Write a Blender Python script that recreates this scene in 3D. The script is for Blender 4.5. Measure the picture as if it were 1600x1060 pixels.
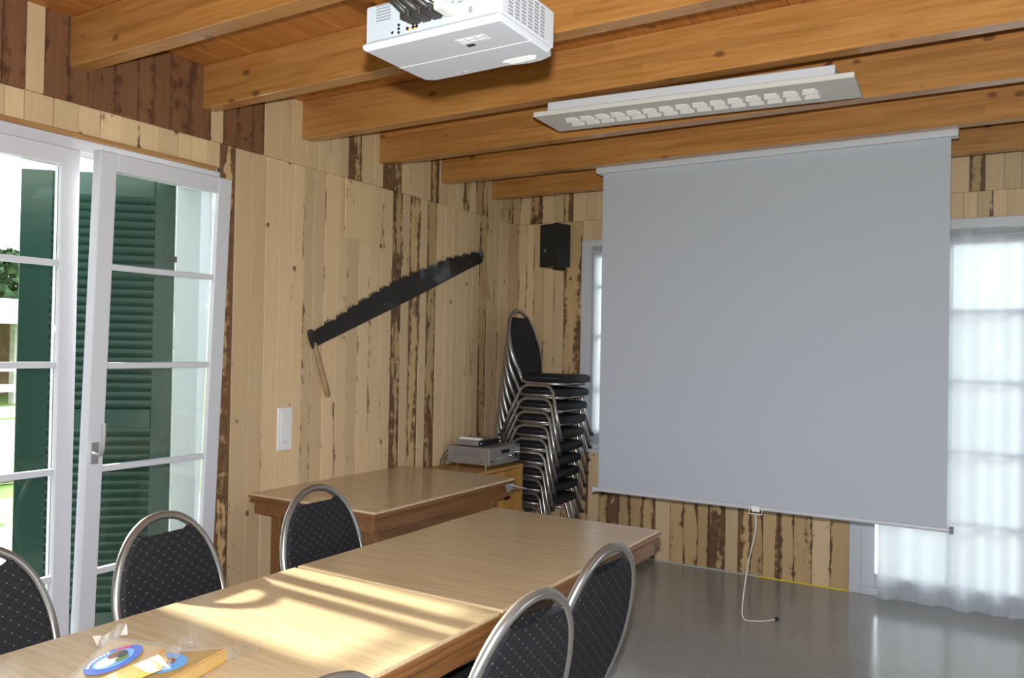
import bpy, bmesh, math, random
from mathutils import Vector, Matrix
random.seed(7)
for o in list(bpy.data.objects): bpy.data.objects.remove(o)
S = bpy.context.scene
COL = S.collection
# ------------------------------------------------------------------ camera
F = 1258.0
CAM = Vector((3.355, 0.0, 1.53))
yaw, pitch, roll = math.radians(-31.2), math.radians(0.70), math.radians(1.03)
fwd = Vector((math.sin(yaw)*math.cos(pitch), math.cos(yaw)*math.cos(pitch), math.sin(pitch)))
right0 = Vector((math.cos(yaw), -math.sin(yaw), 0)); up0 = right0.cross(fwd)
right = right0*math.cos(roll) + up0*math.sin(roll); up = -right0*math.sin(roll) + up0*math.cos(roll)
cd = bpy.data.cameras.new('camera'); cam = bpy.data.objects.new('camera', cd); COL.objects.link(cam)
cd.sensor_width = 36; cd.lens = F*36/1600; cd.clip_start = .05; cd.clip_end = 500
M4 = Matrix((right, up, -fwd)).transposed().to_4x4(); M4.translation = CAM
cam.matrix_world = M4
S.camera = cam
S.view_settings.view_transform = 'Standard'; S.view_settings.look = 'None'
S.view_settings.gamma = 1; S.view_settings.use_curve_mapping = False
S.view_settings.exposure = 0.15
def at(px, py, ax, val):
    d = right*((px-800)/F) - up*((py-530)/F) + fwd
    return CAM + d*((val-CAM[ax])/d[ax])
# ------------------------------------------------------------------ light
w = bpy.data.worlds.new('world'); S.world = w; w.use_nodes = True
w.node_tree.nodes['Background'].inputs[0].default_value = (0.86, 0.93, 1.0, 1)
w.node_tree.nodes['Background'].inputs[1].default_value = 4.7
sd = bpy.data.lights.new('sun', 'SUN'); so = bpy.data.objects.new('sun', sd); COL.objects.link(so)
sd.energy = 24.0; sd.angle = math.radians(1.5); sd.color = (1, .93, .80)
so.location = (-6, 2, 5)
so.rotation_euler = Vector((1, -0.06, -math.tan(math.radians(19)))).to_track_quat('-Z', 'Y').to_euler()
# the camera's pop-up flash, just above the lens
fd = bpy.data.lights.new('camera_flash', 'SPOT'); fo = bpy.data.objects.new('camera_flash', fd); COL.objects.link(fo)
fd.energy = 365; fd.shadow_soft_size = .018; fd.spot_size = math.radians(110); fd.spot_blend = .6; fd.color = (1, .98, .97)
fo.matrix_world = M4; fo.location = CAM + up*.10 + fwd*.02

# ------------------------------------------------------------------ helpers
def tag(o, label, cat, group=None, kind=None):
    if label: o['label'] = label
    if cat: o['category'] = cat
    if group: o['group'] = group
    if kind: o['kind'] = kind
    return o
def empty(name, loc=(0,0,0), rz=0):
    o = bpy.data.objects.new(name, None); COL.objects.link(o); o.location = loc; o.rotation_euler = (0,0,rz)
    o.empty_display_size = .1
    return o
def obj(name, bm, m, parent=None, loc=None, smooth=False, rot=None):
    me = bpy.data.meshes.new(name); bmesh.ops.recalc_face_normals(bm, faces=bm.faces); bm.to_mesh(me); bm.free()
    if smooth:
        for p in me.polygons: p.use_smooth = True
    o = bpy.data.objects.new(name, me); COL.objects.link(o)
    if m: me.materials.append(m)
    if parent: o.parent = parent
    if loc: o.location = loc
    if rot: o.rotation_euler = rot
    return o
def copy_tree(o, parent=None):
    c = o.copy(); COL.objects.link(c); c.parent = parent
    for ch in o.children: copy_tree(ch, c)
    return c
def B(*boxes, bevel=0, seg=1):
    bm = bmesh.new()
    for b in boxes: box(bm, *b)
    if bevel: bmesh.ops.bevel(bm, geom=bm.edges[:], offset=bevel, segments=seg, affect='EDGES', profile=.5)
    return bm
def box(bm, x0, x1, y0, y1, z0, z1):
    v = [bm.verts.new(p) for p in ((x0,y0,z0),(x1,y0,z0),(x1,y1,z0),(x0,y1,z0),(x0,y0,z1),(x1,y0,z1),(x1,y1,z1),(x0,y1,z1))]
    for f in ((3,2,1,0),(4,5,6,7),(0,1,5,4),(1,2,6,5),(2,3,7,6),(3,0,4,7)): bm.faces.new([v[i] for i in f])
    return v
def catmull(pts, n=6, closed=False):
    pts = [Vector(p) for p in pts]; out = []
    m = len(pts)
    for i in range(m if closed else m-1):
        g = lambda k: pts[k % m] if closed else pts[max(0, min(m-1, k))]
        p0, p1, p2, p3 = g(i-1), g(i), g(i+1), g(i+2)
        for k in range(n):
            t = k/n
            out.append(.5*((2*p1)+(p2-p0)*t+(2*p0-5*p1+4*p2-p3)*t*t+(3*p1-p0-3*p2+p3)*t**3))
    if not closed: out.append(pts[-1])
    return out
def tube(bm, pts, r, seg=8, closed=False, flat=1.0, flatdir=None):
    pts = [Vector(p) for p in pts]; n = len(pts); rings = []
    prev = None
    for i, p in enumerate(pts):
        if closed: t = pts[(i+1) % n]-pts[i-1]
        else: t = pts[min(n-1, i+1)]-pts[max(0, i-1)]
        t.normalize()
        if flatdir is not None: a = Vector(flatdir)
        elif prev is None: a = Vector((0,0,1)) if abs(t.z) < .9 else Vector((1,0,0))
        else: a = prev
        a = (a - t*a.dot(t)); 
        if a.length < 1e-5: a = t.orthogonal()
        a.normalize(); b = t.cross(a); prev = a
        rr = r[i] if isinstance(r, (list, tuple)) else r
        rings.append([bm.verts.new(p + a*math.cos(2*math.pi*k/seg)*rr*flat + b*math.sin(2*math.pi*k/seg)*rr) for k in range(seg)])
    for i in range(n if closed else n-1):
        A, Bb = rings[i], rings[(i+1) % n]
        for k in range(seg): bm.faces.new((A[k], A[(k+1) % seg], Bb[(k+1) % seg], Bb[k]))
    if not closed:
        bm.faces.new(rings[0][::-1]); bm.faces.new(rings[-1])
def prism(bm, pts, vec):
    a = [bm.verts.new(p) for p in pts]; b = [bm.verts.new(Vector(p)+Vector(vec)) for p in pts]
    n = len(a); bm.faces.new(a[::-1]); bm.faces.new(b)
    for i in range(n): bm.faces.new((a[i], a[(i+1) % n], b[(i+1) % n], b[i]))
def cyl(bm, c, r, h, axis='z', seg=20, r2=None):
    c = Vector(c); r2 = r if r2 is None else r2
    ax = {'x': Vector((1,0,0)), 'y': Vector((0,1,0)), 'z': Vector((0,0,1))}[axis]
    u = ax.orthogonal().normalized(); v = ax.cross(u)
    A = [bm.verts.new(c+(u*math.cos(2*math.pi*k/seg)+v*math.sin(2*math.pi*k/seg))*r) for k in range(seg)]
    Bt = [bm.verts.new(c+ax*h+(u*math.cos(2*math.pi*k/seg)+v*math.sin(2*math.pi*k/seg))*r2) for k in range(seg)]
    bm.faces.new(A[::-1]); bm.faces.new(Bt)
    for k in range(seg): bm.faces.new((A[k], A[(k+1) % seg], Bt[(k+1) % seg], Bt[k]))
# ------------------------------------------------------------------ materials
class NT:
    def __init__(s, name):
        s.m = bpy.data.materials.new(name); s.m.use_nodes = True; s.t = s.m.node_tree
        s.p = s.t.nodes['Principled BSDF']; s.out = s.t.nodes['Material Output']
    def n(s, typ, **k):
        d = s.t.nodes.new(typ)
        for a, v in k.items(): setattr(d, a, v)
        return d
    def l(s, a, b): s.t.links.new(a, b)
    def put(s, sock, v):
        if hasattr(v, 'links'): s.l(v, sock)
        else: sock.default_value = v
    def math(s, op, a, b=None, c=None):
        d = s.n('ShaderNodeMath', operation=op); s.put(d.inputs[0], a)
        if b is not None: s.put(d.inputs[1], b)
        if c is not None: s.put(d.inputs[2], c)
        return d.outputs[0]
    def ss(s, v, lo, hi):
        d = s.n('ShaderNodeMapRange', interpolation_type='SMOOTHSTEP'); s.put(d.inputs[0], v)
        d.inputs[1].default_value = lo; d.inputs[2].default_value = hi; return d.outputs[0]
    def mix(s, f, a, b, blend='MIX'):
        d = s.n('ShaderNodeMix', data_type='RGBA', blend_type=blend); s.put(d.inputs[0], f)
        s.put(d.inputs[6], (*a, 1) if isinstance(a, tuple) and len(a) == 3 else a)
        s.put(d.inputs[7], (*b, 1) if isinstance(b, tuple) and len(b) == 3 else b); return d.outputs[2]
    def coord(s, which='Object'): return s.n('ShaderNodeTexCoord').outputs[which]
    def rnd(s): return s.n('ShaderNodeObjectInfo').outputs['Random']
    def shift(s, vec, k=37.0):
        r = s.rnd(); c = s.n('ShaderNodeCombineXYZ')
        for i, f in enumerate((k, k*1.7, k*.6)): s.l(s.math('MULTIPLY', r, f), c.inputs[i])
        a = s.n('ShaderNodeVectorMath', operation='ADD'); s.l(vec, a.inputs[0]); s.l(c.outputs[0], a.inputs[1]); return a.outputs[0]
    def scale(s, vec, sc):
        a = s.n('ShaderNodeVectorMath', operation='MULTIPLY'); s.l(vec, a.inputs[0]); a.inputs[1].default_value = sc; return a.outputs[0]
    def noise(s, vec, scale, detail=3, rough=.55, dist=0):
        d = s.n('ShaderNodeTexNoise'); s.l(vec, d.inputs['Vector']); d.inputs['Scale'].default_value = scale
        d.inputs['Detail'].default_value = detail; d.inputs['Roughness'].default_value = rough; d.inputs['Distortion'].default_value = dist
        return d.outputs['Fac']
    def voro(s, vec, scale):
        d = s.n('ShaderNodeTexVoronoi'); s.l(vec, d.inputs['Vector']); d.inputs['Scale'].default_value = scale; return d.outputs['Distance']
    def sep(s, vec):
        d = s.n('ShaderNodeSeparateXYZ'); s.l(vec, d.inputs[0]); return d.outputs
    def bump(s, h, strength=.2, dist=.01):
        d = s.n('ShaderNodeBump'); s.l(h, d.inputs['Height']); d.inputs['Strength'].default_value = strength; d.inputs['Distance'].default_value = dist
        s.l(d.outputs[0], s.p.inputs['Normal'])
    def fin(s, color=None, rough=.5, metal=0, spec=None, coat=None):
        if color is not None: s.put(s.p.inputs['Base Color'], (*color, 1) if isinstance(color, tuple) else color)
        s.put(s.p.inputs['Roughness'], rough); s.p.inputs['Metallic'].default_value = metal
        if spec is not None: s.p.inputs['Specular IOR Level'].default_value = spec
        if coat: s.p.inputs['Coat Weight'].default_value = coat; s.p.inputs['Coat Roughness'].default_value = .12
        return s.m
def flat(name, c, rough=.5, metal=0, noise=0.0, spec=None):
    t = NT(name)
    if noise:
        f = t.noise(t.coord(), 30, 4)
        return t.fin(t.mix(f, tuple(x*(1-noise) for x in c), tuple(min(1, x*(1+noise)) for x in c)), rough, metal, spec)
    return t.fin(c, rough, metal, spec)
def plank_mat(name, light, mid, streak_amt, dark=(.085,.035,.016), knot=.065, sfreq=17):
    # width runs along local X, length along local Z
    t = NT(name); co = t.coord(); v = t.shift(co); g = t.coord('Generated')
    edge = t.math('ABSOLUTE', t.math('SUBTRACT', t.sep(g)[0], .5)); edge = t.math('MULTIPLY', edge, 2)
    grain = t.noise(t.scale(v, (1, 1, .05)), 70, 4, .6, .4)
    broad = t.noise(t.scale(v, (1, 1, .12)), 9, 3)
    col = t.mix(grain, mid, light)
    col = t.mix(t.math('MULTIPLY', t.ss(broad, .4, .75), .5), col, mid)
    # bark and blue-stain left along the sawn edges
    st = t.noise(t.scale(v, (1, 1, .13)), sfreq, 4, .6, .6)
    st2 = t.noise(t.scale(v, (1, 1, .8)), 26, 3, .6)
    e2 = t.math('MULTIPLY', t.math('POWER', edge, 2.0), .13)
    r = t.rnd(); amt = t.math('MULTIPLY', t.math('SUBTRACT', t.math('FRACT', t.math('MULTIPLY', r, 7.31)), .5), .13)
    sv = t.math('ADD', t.math('ADD', t.math('ADD', t.math('MULTIPLY', st, .72), t.math('MULTIPLY', st2, .28)), e2), t.math('ADD', amt, streak_amt))
    sf = t.ss(sv, .62, .69)
    tone = t.mix(t.ss(st2, .35, .7), tuple(x*2.4 for x in dark), dark)
    col = t.mix(t.math('MULTIPLY', sf, .88), col, tone)
    kd = t.voro(t.scale(v, (1, .3, .75)), 5.5)
    kf = t.math('SUBTRACT', 1, t.ss(kd, knot*.75, knot*1.3))
    col = t.mix(t.math('MULTIPLY', kf, .85), col, (.12,.05,.025))
    val = t.math('ADD', .84, t.math('MULTIPLY', t.math('FRACT', t.math('MULTIPLY', r, 3.17)), .26))
    cc = t.n('ShaderNodeCombineColor'); [t.l(val, cc.inputs[i]) for i in range(3)]
    col = t.mix(1.0, col, cc.outputs[0], 'MULTIPLY')
    t.bump(t.math('SUBTRACT', grain, t.math('MULTIPLY', sf, .6)), .25, .003)
    return t.fin(col, .55, spec=.3)
def long_wood(name, a, b, axis=0, rough=.4, lam=0, knots=True, coat=None, gs=55, sat=0.0):
    # grain runs along local axis
    t = NT(name); co = t.coord(); v = t.shift(co)
    sc = [1, 1, 1]; sc[axis] = .05
    grain = t.noise(t.scale(v, tuple(sc)), gs, 4, .6, .3)
    col = t.mix(t.ss(grain, .25, .75), a, b)
    if lam:
        ix = t.math('FLOOR', t.math('DIVIDE', t.sep(co)[2], lam))
        jx = t.math('FLOOR', t.math('ADD', t.math('MULTIPLY', t.sep(co)[0], .8), t.math('MULTIPLY', ix, .37)))
        wn = t.n('ShaderNodeTexWhiteNoise', noise_dimensions='3D'); c3 = t.n('ShaderNodeCombineXYZ')
        t.l(ix, c3.inputs[0]); t.l(t.rnd(), c3.inputs[1]); t.l(jx, c3.inputs[2]); t.l(c3.outputs[0], wn.inputs['Vector'])
        vv = t.math('ADD', .88, t.math('MULTIPLY', wn.outputs['Value'], .22))
        cc = t.n('ShaderNodeCombineColor'); [t.l(vv, cc.inputs[i]) for i in range(3)]
        col = t.mix(1.0, col, cc.outputs[0], 'MULTIPLY')
    if knots:
        s2 = [1, 1, 1]; s2[axis] = .6
        kd = t.voro(t.scale(v, tuple(s2)), 7.5)
        kf = t.math('SUBTRACT', 1, t.ss(kd, .07, .15))
        col = t.mix(t.math('MULTIPLY', kf, .75), col, tuple(x*.28 for x in a))
    t.bump(grain, .12, .002)
    return t.fin(col, rough, coat=coat)

PALE = plank_mat('pine_plank', (.73,.55,.345), (.61,.44,.255), -.058)
STREAK = plank_mat('bark_streaked_plank', (.60,.43,.23), (.50,.33,.16), .105, (.065,.028,.013), sfreq=11)
DARKP = plank_mat('brown_stained_plank', (.24,.115,.055), (.16,.07,.034), .06, (.07,.03,.016), sfreq=10)
BEAM = long_wood('varnished_spruce_beam', (.36,.155,.038), (.50,.245,.075), 0, .34, lam=.04, coat=.35)
DECK = long_wood('varnished_ceiling_board', (.36,.13,.026), (.52,.22,.05), 1, .4)
TABLETOP = long_wood('oak_veneer', (.54,.40,.235), (.66,.52,.33), 0, .22, knots=False, gs=90)
TABLEEDGE = long_wood('dark_varnished_edge', (.15,.062,.022), (.25,.115,.04), 1, .3, knots=False)
CABWOOD = long_wood('honey_cabinet_wood', (.46,.24,.06), (.58,.33,.10), 2, .4, knots=False)
OLDWOOD = long_wood('worn_handle_wood', (.28,.19,.10), (.42,.30,.16), 2, .6, knots=False)
LATH = long_wood('brown_lath', (.30,.15,.055), (.44,.25,.10), 1, .5)
PLAINWALL = long_wood('plain_boarding', (.45,.29,.14), (.56,.38,.2), 2, .55)
PVC = flat('white_plastic_frame', (.59,.61,.675), .3)
PLATE = flat('switch_white', (.80,.81,.83), .35)
RENDER_ = flat('outside_plaster', (.44,.47,.48), .8, noise=.05)
GREEN = flat('green_shutter_paint', (.006,.036,.025), .4, noise=.15)
BLACK = flat('black_plastic', (.012,.012,.014), .45)
RUBBER = flat('black_cable', (.02,.019,.018), .5)
SILVER = flat('brushed_silver', (.55,.55,.56), .35, .8, noise=.04)
SILVERG = flat('grey_metal_case', (.36,.34,.33), .45, .5)
CHROME = flat('chrome', (.8,.8,.8), .12, 1)
TUBE = flat('grey_steel_tube', (.42,.41,.40), .3, .85)
WHITEP = flat('projector_white', (.43,.455,.50), .4, noise=.02)
VENT = flat('vent_grey', (.20,.21,.23), .6)
SCREENM = flat('screen_fabric', (.47,.51,.59), .8, spec=.1)
SCREENB = flat('screen_backing', (.35,.36,.38), .8)
LAMPG = flat('lamp_housing', (.62,.61,.59), .4)
LAMPW = flat('lamp_reflector_white', (.95,.95,.93), .25)
GOLD = flat('gold_socket', (.8,.55,.15), .25, 1)
BLUE = flat('label_blue', (.03,.10,.62), .4)
LBLUE = flat('label_light_blue', (.16,.42,.85), .4)
RED = flat('label_red', (.7,.06,.12), .4)
WHITE = flat('print_white', (.88,.88,.88), .4)
COWB = flat('print_brown', (.30,.10,.03), .5)
PGREEN = flat('print_green', (.12,.25,.05), .5)
YEL = flat('yellow_tape', (.75,.60,.02), .5)
GREYJ = flat('grey_sealant', (.45,.45,.43), .7)
def floor_mat():
    t = NT('polished_grey_screed'); co = t.coord()
    a = t.noise(co, 120, 3, .75); b = t.noise(co, 1.3, 4, .6); c = t.noise(co, 45, 3)
    col = t.mix(t.ss(a, .3, .7), (.26,.25,.24), (.50,.485,.46))
    col = t.mix(t.math('MULTIPLY', t.ss(b, .35, .7), .35), col, (.30,.29,.28))
    t.bump(c, .03, .002)
    t.l(t.math('ADD', .10, t.math('MULTIPLY', b, .10)), t.p.inputs['Roughness'])
    t.put(t.p.inputs['Base Color'], col); t.p.inputs['Specular IOR Level'].default_value = .5
    return t.m
FLOOR = floor_mat()
def glass_mat():
    t = NT('window_glass'); tr = t.n('ShaderNodeBsdfTransparent'); gl = t.n('ShaderNodeBsdfGlossy'); mx = t.n('ShaderNodeMixShader'); fr = t.n('ShaderNodeFresnel')
    fr.inputs[0].default_value = 1.5; gl.inputs['Roughness'].default_value = .01; tr.inputs[0].default_value = (.93,.96,.95,1)
    t.l(t.math('MULTIPLY', fr.outputs[0], 1.1), mx.inputs[0]); t.l(tr.outputs[0], mx.inputs[1]); t.l(gl.outputs[0], mx.inputs[2]); t.l(mx.outputs[0], t.out.inputs[0])
    return t.m
GLASS = glass_mat()
def sheer_mat(name, open_):
    t = NT(name); tr = t.n('ShaderNodeBsdfTransparent'); tl = t.n('ShaderNodeBsdfTranslucent'); df = t.n('ShaderNodeBsdfDiffuse')
    for x in (tl, df): x.inputs[0].default_value = (.78,.81,.86,1)
    m1 = t.n('ShaderNodeMixShader'); m1.inputs[0].default_value = .68; t.l(df.outputs[0], m1.inputs[1]); t.l(tl.outputs[0], m1.inputs[2])
    m2 = t.n('ShaderNodeMixShader'); m2.inputs[0].default_value = 1-open_; t.l(tr.outputs[0], m2.inputs[1]); t.l(m1.outputs[0], m2.inputs[2]); t.l(m2.outputs[0], t.out.inputs[0])
    return t.m
SHEER = sheer_mat('sheer_curtain', .09); FLOUNCE = sheer_mat('gathered_flounce', .12)
def film_mat():
    t = NT('clear_plastic_film'); tr = t.n('ShaderNodeBsdfTransparent'); gl = t.n('ShaderNodeBsdfGlossy'); df = t.n('ShaderNodeBsdfDiffuse')
    gl.inputs['Roughness'].default_value = .35; df.inputs[0].default_value = (.8,.8,.8,1)
    m1 = t.n('ShaderNodeMixShader'); m1.inputs[0].default_value = .5; t.l(gl.outputs[0], m1.inputs[1]); t.l(df.outputs[0], m1.inputs[2])
    m2 = t.n('ShaderNodeMixShader'); m2.inputs[0].default_value = .13; t.l(tr.outputs[0], m2.inputs[1]); t.l(m1.outputs[0], m2.inputs[2]); t.l(m2.outputs[0], t.out.inputs[0])
    return t.m
FILM = film_mat()
CHEESE = flat('cheese_yellow', (.52,.31,.06), .35, noise=.12)
def fabric(name, line):
    # black cloth with a diagonal lattice of pale dots (local Y across, local Z up)
    t = NT(name); s = t.sep(t.coord()); u, v = s[1], s[2]
    k = 1/.034
    a = t.math('FRACT', t.math('MULTIPLY', t.math('ADD', t.math('MULTIPLY', u, .80), t.math('MULTIPLY', v, 1.0)), k))
    b = t.math('FRACT', t.math('MULTIPLY', t.math('SUBTRACT', t.math('MULTIPLY', u, .80), t.math('MULTIPLY', v, 1.0)), k))
    da = t.math('ABSOLUTE', t.math('SUBTRACT', a, .5)); db = t.math('ABSOLUTE', t.math('SUBTRACT', b, .5))
    d = t.math('SQRT', t.math('ADD', t.math('POWER', da, 2), t.math('POWER', db, 2)))
    dot = t.math('LESS_THAN', d, .06)
    ln = t.math('MULTIPLY', t.math('LESS_THAN', t.math('MINIMUM', da, db), .02), line)
    n = t.noise(t.coord(), 300, 2)
    col = t.mix(n, (.008,.009,.012), (.022,.023,.028))
    col = t.mix(ln, col, (.10,.10,.09)); col = t.mix(dot, col, (.27,.25,.19))
    t.bump(n, .3, .001)
    return t.fin(col, .7, spec=.25)
FABRIC = fabric('dotted_black_fabric', .28)
def saw_mat():
    t = NT('old_saw_steel'); co = t.coord(); n = t.noise(co, 6, 5, .65); p = t.noise(co, 3.2, 3, .6, .5)
    col = t.mix(n, (.018,.016,.015), (.05,.043,.038)); col = t.mix(t.math('MULTIPLY', t.ss(p, .58, .72), .6), col, (.23,.25,.28))
    return t.fin(col, .5, .5)
SAW = saw_mat()
def ground(name, a, b, sc):
    t = NT(name); co = t.coord(); return t.fin(t.mix(t.ss(t.noise(co, sc, 6, .7), .3, .7), a, b), .9)
GRASS = ground('meadow_grass', (.10,.19,.03), (.26,.34,.10), 1.4)
GRAVEL = ground('pale_gravel', (.48,.46,.42), (.62,.60,.56), 9)
PAVING = ground('grey_terrace_paving', (.24,.23,.22), (.32,.31,.30), 5)
LEAF = ground('tree_foliage', (.022,.055,.02), (.08,.13,.05), 2.2)
TIMBER = ground('grey_weathered_timber', (.36,.33,.29), (.55,.52,.47), 6)
BARNB = ground('barn_brown_boards', (.14,.085,.05), (.24,.15,.09), 3)
ROOFM = ground('pale_sheet_roof', (.5,.5,.5), (.62,.62,.62), 2)
HOUSEW = ground('pale_house_wall', (.78,.74,.72), (.84,.8,.78), 1)

# ------------------------------------------------------------------ room shell
XR, YB, Y0, ZC = 7.2, 5.62, -3.0, 2.89
T = .25
TL = .33
SEAM = 2.535
DY0, DY1, DZ = 1.29, 2.68, 2.39            # left french door opening
WX0, WX1, WZ0, WZ1 = .575, 1.90, .78, 2.38  # back window
EX0, EX1, EZ = 2.535, 3.66, 2.375          # back french door
RY0, RY1 = -.6, 1.6                        # right-wall window (off frame)
fl = obj('floor', B((-T, XR+T, Y0-T, YB+T, -.12, 0)), FLOOR); tag(fl, 'polished speckled grey screed floor', None, kind='structure')
wl = obj('wall_left', B((-TL, -.022, Y0, DY0, 0, ZC), (-TL, -.022, DY1, YB+T, 0, ZC), (-TL, -.022, DY0, DY1, DZ, ZC)), RENDER_)
tag(wl, 'left wall clad in upright pine planks', None, kind='structure')
wb = obj('wall_back', B((-.022, WX0, YB+.022, YB+T, 0, ZC), (WX0, WX1, YB+.022, YB+T, 0, WZ0), (WX0, WX1, YB+.022, YB+T, WZ1, ZC), (WX1, EX0, YB+.022, YB+T, 0, ZC),
    (EX0, EX1, YB+.022, YB+T, EZ, ZC), (EX1, XR+T, YB+.022, YB+T, 0, ZC)), RENDER_)
tag(wb, 'back wall of bark-streaked planks behind the screen', None, kind='structure')
wr = obj('wall_right', B((XR, XR+T, Y0, RY0, 0, ZC), (XR, XR+T, RY1, 2.6, 0, ZC), (XR, XR+T, 4.8, YB, 0, ZC), (XR, XR+T, RY0, RY1, 0, .85), (XR, XR+T, RY0, RY1, 2.3, ZC), (XR, XR+T, 2.6, 4.8, 0, .85), (XR, XR+T, 2.6, 4.8, 2.3, ZC)), PLAINWALL); wr['kind'] = 'structure'
wf = obj('wall_front', B((-TL, .6, Y0-T, Y0, 0, ZC), (3.0, 4.0, Y0-T, Y0, 0, ZC), (6.4, XR+T, Y0-T, Y0, 0, ZC), (.6, 3.0, Y0-T, Y0, 0, .85), (.6, 3.0, Y0-T, Y0, 2.3, ZC), (4.0, 6.4, Y0-T, Y0, 0, .85), (4.0, 6.4, Y0-T, Y0, 2.3, ZC)), PLAINWALL); wf['kind'] = 'structure'
ce = obj('ceiling', B((-T, XR+T, Y0-T, YB+T, ZC+.03, ZC+.2)), DECK); tag(ce, 'varnished wooden ceiling with deep glued beams', None, kind='structure')
# planks
_pk = {}
def plank(parent, wdt, h, thick, m, side, a, z, proud=0):
    key = (round(wdt, 3), round(h, 3), m.name)
    if key not in _pk:
        bm = B((0.001, wdt-.001, -thick, 0, 0, h), bevel=.0022); me = bpy.data.meshes.new('plank'); bm.to_mesh(me); bm.free(); me.materials.append(m); _pk[key] = me
    o = bpy.data.objects.new('plank', _pk[key]); COL.objects.link(o); o.parent = parent
    if side == 'L':   # faces +x : local x -> +y ; local -y -> +x
        o.rotation_euler = (0, 0, math.pi/2); o.location = (-.022+proud, a, z)
        # local -y maps to +x
    else:             # faces -y
        o.location = (a, YB+.022-proud, z)
    return o
WID = (.074, .082, .09, .098, .106, .116)
def run(parent, side, a0, a1, z0, z1, pick, proud=0, thick=.022):
    a = a0
    while a < a1-.02:
        wd = random.choice(WID)
        if a1-a-wd < .05: wd = a1-a
        plank(parent, wd, z1-z0, thick, pick(a), side, a, z0, proud + random.uniform(0, .003)); a += wd
def pickL(a):
    return STREAK if random.random() < .09 else PALE
def pickU(a):
    if 1.5 < a < 2.62: return DARKP if random.random() < .88 else PALE
    if 2.62 < a < 2.95: return DARKP if random.random() < .5 else PALE
    return STREAK if random.random() < .3 else PALE
def pickB(a): return STREAK if random.random() < (.75 if a > .7 else .35) else PALE
run(wl, 'L', -.9, DY0, 0, SEAM, pickL); run(wl, 'L', DY0, DY1, DZ+.022, SEAM, lambda a: PALE); run(wl, 'L', DY1, YB, 0, SEAM, pickL)
run(wl, 'L', -.9, YB, SEAM, ZC, pickU, .014)
run(wb, 'B', 0.001, WX0, 0, SEAM, pickB); run(wb, 'B', WX0, WX1, 0, WZ0, pickB); run(wb, 'B', WX0, WX1, WZ1, SEAM, pickB)
run(wb, 'B', WX1, EX0, 0, SEAM, pickB); run(wb, 'B', EX0, EX1, EZ, SEAM, lambda a: PALE); run(wb, 'B', EX1, 5.2, 0, SEAM, pickL)
run(wb, 'B', 0.016, 5.2, SEAM, ZC, pickL, .012)
# short board patched over the planks
p0, p1 = at(537, 283, 0, 0), at(580, 380, 0, 0)
plank(wl, p1.y-p0.y, SEAM-.004-p1.z, .012, PALE, 'L', p0.y, p1.z, .031)
tr = obj('trim_1', B((-.004, .012, DY0-.02, DY1-.03, DZ, DZ+.022), bevel=.003), LATH); tag(tr, 'brown lath above the white door frame', None, kind='structure')
# ceiling boards + beams
x = -.02
while x < XR:
    o = obj('ceiling_board', B((.001, .189, 0, YB-Y0+.02, 0, .03), bevel=.003), DECK, ce, (x, Y0, ZC)); x += .19
BF = [1.905+.655*(i-1) for i in range(-5, 7)]
for y in BF:
    obj('beam', B((0, XR, 0, .08, 0, .21), bevel=.004), BEAM, ce, (0.0, y, 2.68))
# floor tape and sealant along the back wall
tp = obj('trim_2', B((1.95, EX0, YB-.010, YB-.001, .0, .007)), YEL); tag(tp, 'thin yellow strip along the foot of the back wall', None, kind='structure')
tp = obj('trim_3', B((1.05, 1.95, YB-.012, YB-.001, .0, .010)), GREYJ); tag(tp, 'thin grey strip along the foot of the back wall', None, kind='structure')

# ------------------------------------------------------------------ doors and windows
def leaf(parent, wdt, h, bars, axis, stile=.076, vbar=False, handle=None):
    # local: width along X, thickness -Y..0 (room side is -Y), height Z
    d = .055
    lf = obj('sash', B((0, stile, -d, 0, 0, h), (wdt-stile, wdt, -d, 0, 0, h), (stile, wdt-stile, -d, 0, 0, stile*1.1), (stile, wdt-stile, -d, 0, h-stile, h), bevel=.004), PVC, parent)
    zs = [stile*1.1] + bars + [h-stile]
    for i in range(len(zs)-1):
        obj('pane', B((stile+.001, wdt-stile-.001, -.032, -.026, zs[i]+.001, zs[i+1]-.001)), GLASS, lf)
    for b in bars: obj('glazing_bar', B((stile, wdt-stile, -.042, -.016, b-.013, b+.013), bevel=.003), PVC, lf)
    if vbar: obj('glazing_bar', B((wdt/2-.012, wdt/2+.012, -.0425, -.0155, stile, h-stile), bevel=.003), PVC, lf)
    return lf
d1 = obj('door_1', B((-.07, .004, DY0, DY0+.055, 0, DZ), (-.07, .004, DY1-.055, DY1, 0, DZ), (-.07, .004, DY0+.055, DY1-.055, DZ-.055, DZ), (-.07, .004, DY0+.055, DY1-.055, 0, .04), bevel=.003), PVC)
tag(d1, 'white french door in the left wall with one sash tilted inward', None, kind='structure')
barz = [.55, .99, 1.43, 1.85]
l1 = leaf(d1, .605, 2.285, [b-.045 for b in barz], 'y'); l1.location = (.0, DY0+.04, .045); l1.rotation_euler = (0, 0, math.pi/2)
l2 = leaf(d1, .668, 2.285, [b-.045 for b in barz], 'y'); l2.location = (.012, 1.957, .045); l2.rotation_euler = (0, 0, math.pi/2)
l2.rotation_euler = (Matrix.Rotation(math.radians(2.4), 4, 'Y') @ Matrix.Rotation(math.pi/2, 4, 'Z')).to_euler()
hz = 1.02
bm = bmesh.new(); box(bm, .018, .048, -.066, -.055, hz-.045, hz+.045)
tube(bm, catmull([(.033, -.06, hz), (.033, -.10, hz), (.035, -.112, hz+.03), (.038, -.108, hz+.13)], 5), [.010]*16, 8)
hd = obj('door_handle', bm, SILVER, l2, smooth=False); hd['label'] = 'silver lever handle'
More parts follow.
